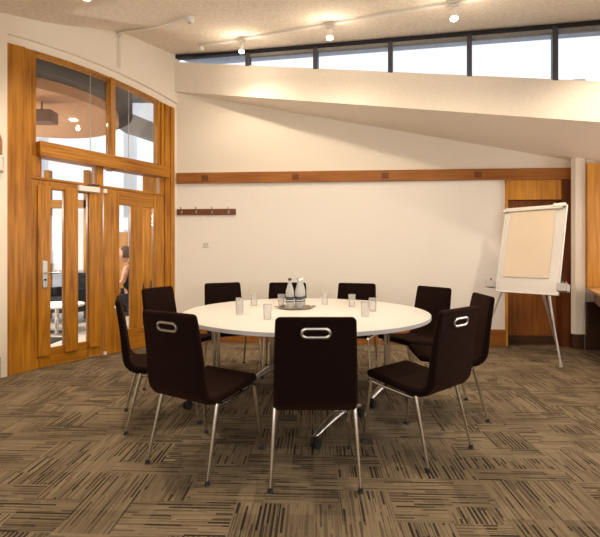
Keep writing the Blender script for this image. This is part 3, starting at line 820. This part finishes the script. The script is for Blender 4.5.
# board local: x across, y towards the room, z up the board
b = MB(); b.box(-.325, .325, -.012, .0, 0, 1.01, MBd); b.build('board', M['board'], fc, bevel=.003)
b = MB()
for x0, x1, z0, z1 in ((-.335, -.322, -.008, 1.01), (.322, .335, -.008, 1.01), (-.335, .335, -.012, .002)): b.box(x0, x1, -.018, .008, z0, z1, MBd)
b.build('board_frame', M['white'], fc, bevel=.002)
b = MB(); b.box(-.332, .30, .001, .030, .965, 1.012, MBd); cb_ = b.build('clamp_bar', M['white'], fc, bevel=.006)
b = MB(); b.box(.20, .325, .004, .036, .985, 1.026, MBd); b.build('clamp_latch', M['steel'], cb_, bevel=.004)
b = MB(); b.box(-.345, -.31, .0, .034, .955, 1.0, MBd); b.build('clamp_end', M['steel'], cb_, bevel=.004)
tr2 = []
for s in (-1, 1):
    b = MB(); x0, x1 = sorted((s*.33, s*.43))
    b.box(x0, x1, -.02, .075, .03, .036, MBd); b.box(x0, x1, .070, .075, .036, .11, MBd); b.box(x0, x1, -.02, -.015, .036, .11, MBd)
    e = s*.43; b.box(min(e, e-s*.006), max(e, e-s*.006), -.02, .075, .03, .11, MBd)
    b.build('pen_tray', M['grey'], fc)
def fleg(a0, b0, z0, a1, b1, name='leg'):
    p = wv*a0+nv*b0+Vector((0, 0, z0)); q = wv*a1+nv*b1; q.z = .02
    m_ = p.lerp(q, .55)
    b = MB(); b.tube([p, m_], .0135, 12); b.tube([m_, q], .0105, 12); lg = b.build('leg', M['steel_light'], fc)
    b = MB(); b.tube([q+Vector((0, 0, .03)), q+Vector((0, 0, -.02))], [.014, .016], 12); b.build('rubber_foot', M['grey'], lg)
fleg(-.20, .10, 1.05, -.55, .03); fleg(.16, .10, 1.05, .346, .035); fleg(.06, .14, 1.05, .03, .88)
b = MB(); b.box(-.24, .24, -.06, -.02, .30, .36, MBd); b.build('leg_bracket', M['grey'], fc)
pd = MB(); pd.box(-.265, .225, .0025, .010, .17, .962, MBd)
Mfc = Matrix.Translation((2.518, 4.75, 0))
pdo = pd.build('paper_pad', M['paper']); pdo.location = (2.518, 4.75, 0); tag(pdo, 'blank cream paper pad clamped on the flip chart', 'paper pad', None)
for k, (mt, x, lb) in enumerate((('red', .40, 'red marker pen in the right tray of the flip chart'), ('green', .365, 'green marker pen in the right tray of the flip chart'), ('cap_black', -.40, 'black marker pen in the left tray of the flip chart'))):
    mk = thing('marker_pen', lb, 'pen', (2.518, 4.75, 0), 0, 'marker pens in the flip chart trays')
    b = MB(); b.tube([MBd @ Vector((x, .02, .037)), MBd @ Vector((x, .015, .10))], .008, 10); b.build('pen_body', M['white'], mk)
    b = MB(); b.tube([MBd @ Vector((x, .015, .10)), MBd @ Vector((x, .012, .140))], .0095, 10); b.build('pen_cap', M[mt], mk)

# ------------------------------------------------------------------ coat hooks and socket
ck = thing('coat_hook_rail', 'short timber rail of four metal coat hooks by the doors', 'coat rack')
b = MB(); b.box(.012, .83, -.022, -.001, 1.735, 1.815, MK); b.build('rail_board', M['rail_dark'], ck, bevel=.003)
for u in (.085, .29, .51, .735):
    b = MB()
    b.box(u-.009, u+.009, -.026, -.021, 1.75, 1.80, MK)
    b.tube([(u, -.024, 1.79), (u, -.05, 1.795), (u, -.066, 1.815), (u, -.068, 1.838)], [.006, .006, .006, .009], 8, MK)
    b.tube([(u, -.024, 1.765), (u, -.045, 1.752), (u, -.055, 1.762), (u, -.055, 1.775)], [.006, .006, .006, .008], 8, MK)
    b.build('hook', M['chrome'], ck)
sk = thing('wall_switch', 'small pale wall plate below the coat hooks', 'switch')
b = MB(); b.box(.375, .46, -.010, -.001, 1.29, 1.375, MK); pl_ = b.build('plate', M['white'], sk, bevel=.004)
for u in (.388, .424):
    b = MB(); b.box(u, u+.024, -.014, -.010, 1.315, 1.35, MK); b.build('rocker', M['grey'], pl_, bevel=.002)

# ------------------------------------------------------------------ ceiling lamps, track and detector
def warm(name, loc, power, r=.03, typ='POINT', col=(1, .83, .63), size=None, blend=.8, rot=None):
    l = bpy.data.lights.new(name, typ); l.energy = power; l.color = col
    if hasattr(l, 'shadow_soft_size'): l.shadow_soft_size = r
    if typ == 'SPOT': l.spot_size = size; l.spot_blend = blend
    o = bpy.data.objects.new(name, l); o.location = loc
    if rot: o.rotation_euler = rot
    COL.objects.link(o); return o
def on_track(f): return (-1.17+2.11*f, 5.23-1.23*f)
A = on_track(-.03); B_ = on_track(2.2)
za = ceil_z(*A)-.02; zb2 = ceil_z(*B_)-.02
tk = thing('light_track', 'long pale lighting track across the ceiling', 'light track')
b = MB(); n = 24; rings = []
for i in range(n+1):
    f = -.03+2.23*i/n; x, y = on_track(f); z = ceil_z(x, y)
    dx, dy = 2.11/2.442, -1.23/2.442; nx, ny = -dy, dx
    rings.append([(x+nx*s*.017, y+ny*s*.017, z+h_) for s, h_ in ((-1, -.004), (1, -.004), (1, -.030), (-1, -.030))])
b.loft(rings); b.build('track_body', M['white'], tk, smooth=False)
x, y = A; b = MB(); b.box(-.03, .03, -.03, .03, ceil_z(x, y)-.075, ceil_z(x, y)-.03, Matrix.Translation((x, y, 0)) @ Matrix.Rotation(-.53, 4, 'Z')); b.build('power_feed', M['white'], tk, bevel=.004)
def spot_head(x, y, lb, aim, power):
    z = ceil_z(x, y)-.036
    t = thing('track_spotlight', lb, 'spotlight', (x, y, z), 0, 'spotlights on the ceiling track')
    b = MB(); b.box(-.04, .04, -.016, .016, -.022, 0, Matrix.Rotation(-.53, 4, 'Z')); b.build('adapter', M['white'], t, bevel=.003)
    b = MB(); b.tube([(0, 0, -.02), (0, 0, -.055)], .006, 8); b.build('stem', M['white'], t)
    d = Vector(aim).normalized(); c = Vector((0, 0, -.085))
    q = d.to_track_quat('Z', 'Y').to_matrix().to_4x4(); T = Matrix.Translation(c) @ q
    b = MB(); b.lathe([(.001, -.045), (.020, -.045), (.024, -.03), (.026, .0), (.034, .035), (.036, .045), (.032, .045), (.024, .01), (.001, .008)], 20, T); b.build('spot_housing', M['white'], t)
    b = MB(); b.lathe([(.001, .012), (.022, .016), (.030, .036), (.026, .052), (.012, .06), (.001, .061)], 16, T); b.build('bulb', M['bulb'], t)
    p = Vector((x, y, z))+c+d*.10
    warm('lamp_light', p, power, .03, 'SPOT', size=math.radians(165), blend=.6)
    warm('lamp_glow', p, 3.5, .03)
    return t
def tr_pt(px): # fraction along track
    return on_track(px)
SPW = 18
spot_head(*tr_pt(.235), 'lit track spotlight at left end above the beam', (-.1, -.2, -1), SPW)
spot_head(*tr_pt(.70), 'lit track spotlight in middle of the ceiling track', (-.05, -.2, -1), SPW)
spot_head(*tr_pt(1.20), 'lit track spotlight near the top edge at right', (-.1, -.2, -1), SPW)
# recessed downlights: one in view, the others added out of view to light the room
def downlight(x, y, lb, power, cone=140):
    z = ceil_z(x, y)
    t = thing('recessed_downlight', lb, 'downlight', (x, y, z-.003), 0, 'recessed ceiling downlights')
    T = Matrix.Rotation(math.atan(.218) if z > 2.721 else 0, 4, 'X')
    b = MB(); b.lathe([(.030, -.004), (.052, -.006), (.052, .0), (.030, .002)], 24, T); b.build('trim_ring', M['white'], t)
    b = MB(); b.lathe([(.001, -.006), (.029, -.004), (.029, -.001), (.001, -.001)], 20, T); b.build('lamp_lens', M['bulb'], t)
    if power: warm('lamp_light', (x, y, z-.05), power, .05, 'SPOT', size=math.radians(cone), blend=.9)
downlight(-1.90, 3.78, 'small lit recessed lamp at top left of ceiling', 45)
for k, (x, y, lb) in enumerate(((-1.5, 3.1, 'recessed lamp over the left of the table'), (.5, 3.2, 'recessed lamp over the middle of the table'), (2.9, 3.5, 'recessed lamp over the right of the room'),
                 (-1.2, 1.9, 'recessed lamp over the near left floor'), (1.4, 1.9, 'recessed lamp over the near right floor'))):
    downlight(x, y, lb, 68 if k < 3 else 16, 150 if k < 3 else 100)
# detector and its surface conduit
x, y = -1.10, 4.235; z = ceil_z(x, y)
dt = thing('ceiling_detector', 'small white detector on the ceiling above the doors', 'detector', (x, y, z))
b = MB(); b.lathe([(.001, -.062), (.03, -.060), (.042, -.045), (.045, -.02), (.045, -.002), (.001, -.002)], 24); b.build('detector_body', M['white'], dt)
b = MB(); b.lathe([(.001, -.067), (.016, -.066), (.018, -.0615), (.001, -.0605)], 16); b.build('lens', M['grey'], dt)
cd = thing('cable_conduit', 'thin white cable conduit up the wall and over the ceiling', 'conduit')
b = MB(); w0 = ML @ Vector((.85, .03, 0)); zw = ceil_z(w0.x, w0.y)
b.tube([(w0.x, w0.y, MOULD(.85)+.05), (w0.x, w0.y, zw-.012)], .010, 8)
pts = []
for k in range(9):
    f = k/8; xx = w0.x+(x-.045-w0.x)*f; yy = w0.y+(y-w0.y)*f; pts.append((xx, yy, ceil_z(xx, yy)-.014))
b.tube(pts, .010, 8); b.build('conduit_pipe', M['white'], cd)
b = MB(); b.box(-.02, .02, -.02, .02, zw-.06, zw-.01, Matrix.Translation((w0.x, w0.y, 0))); b.build('elbow_box', M['white'], cd)

# lobby lamps (downlights in the disc)
for x, y in ((-3.55, 5.25), (-3.2, 6.0), (-4.3, 5.6)):
    warm('lobby_lamp_light', (x, y, 3.07), 130, .05, 'SPOT', col=(1, .86, .68), size=math.radians(120))

warm('lobby_side_lamp_light', (-4.9, 5.7, 1.9), 80, .15, col=(1, .93, .84))  # added out of view to brighten the disc; no fitting there
# ------------------------------------------------------------------ world and camera
wd = bpy.data.worlds.new('overcast_sky'); scene.world = wd; wd.use_nodes = True
nt = wd.node_tree; bg = nt.nodes['Background']
bg.inputs[0].default_value = (.86, .92, 1.0, 1); bg.inputs[1].default_value = .78

cam = bpy.data.cameras.new('camera'); co = bpy.data.objects.new('camera', cam); COL.objects.link(co)
co.location = (0, 0, 1.2); co.rotation_euler = (PI/2, 0, 0)
cam.sensor_width = 36; cam.lens = 425/600*36
cam.shift_y = (254-268.5)/600
cam.clip_start = .05
scene.camera = co
scene.view_settings.view_transform = 'Standard'; scene.view_settings.look = 'None'
scene.view_settings.gamma = 1; scene.view_settings.use_curve_mapping = False
scene.view_settings.exposure = .66
scene.cycles.max_bounces = 10
scene.cycles.diffuse_bounces = 6
scene.cycles.transparent_max_bounces = 24
scene.cycles.use_denoising = True
scene.cycles.sample_clamp_indirect = 6
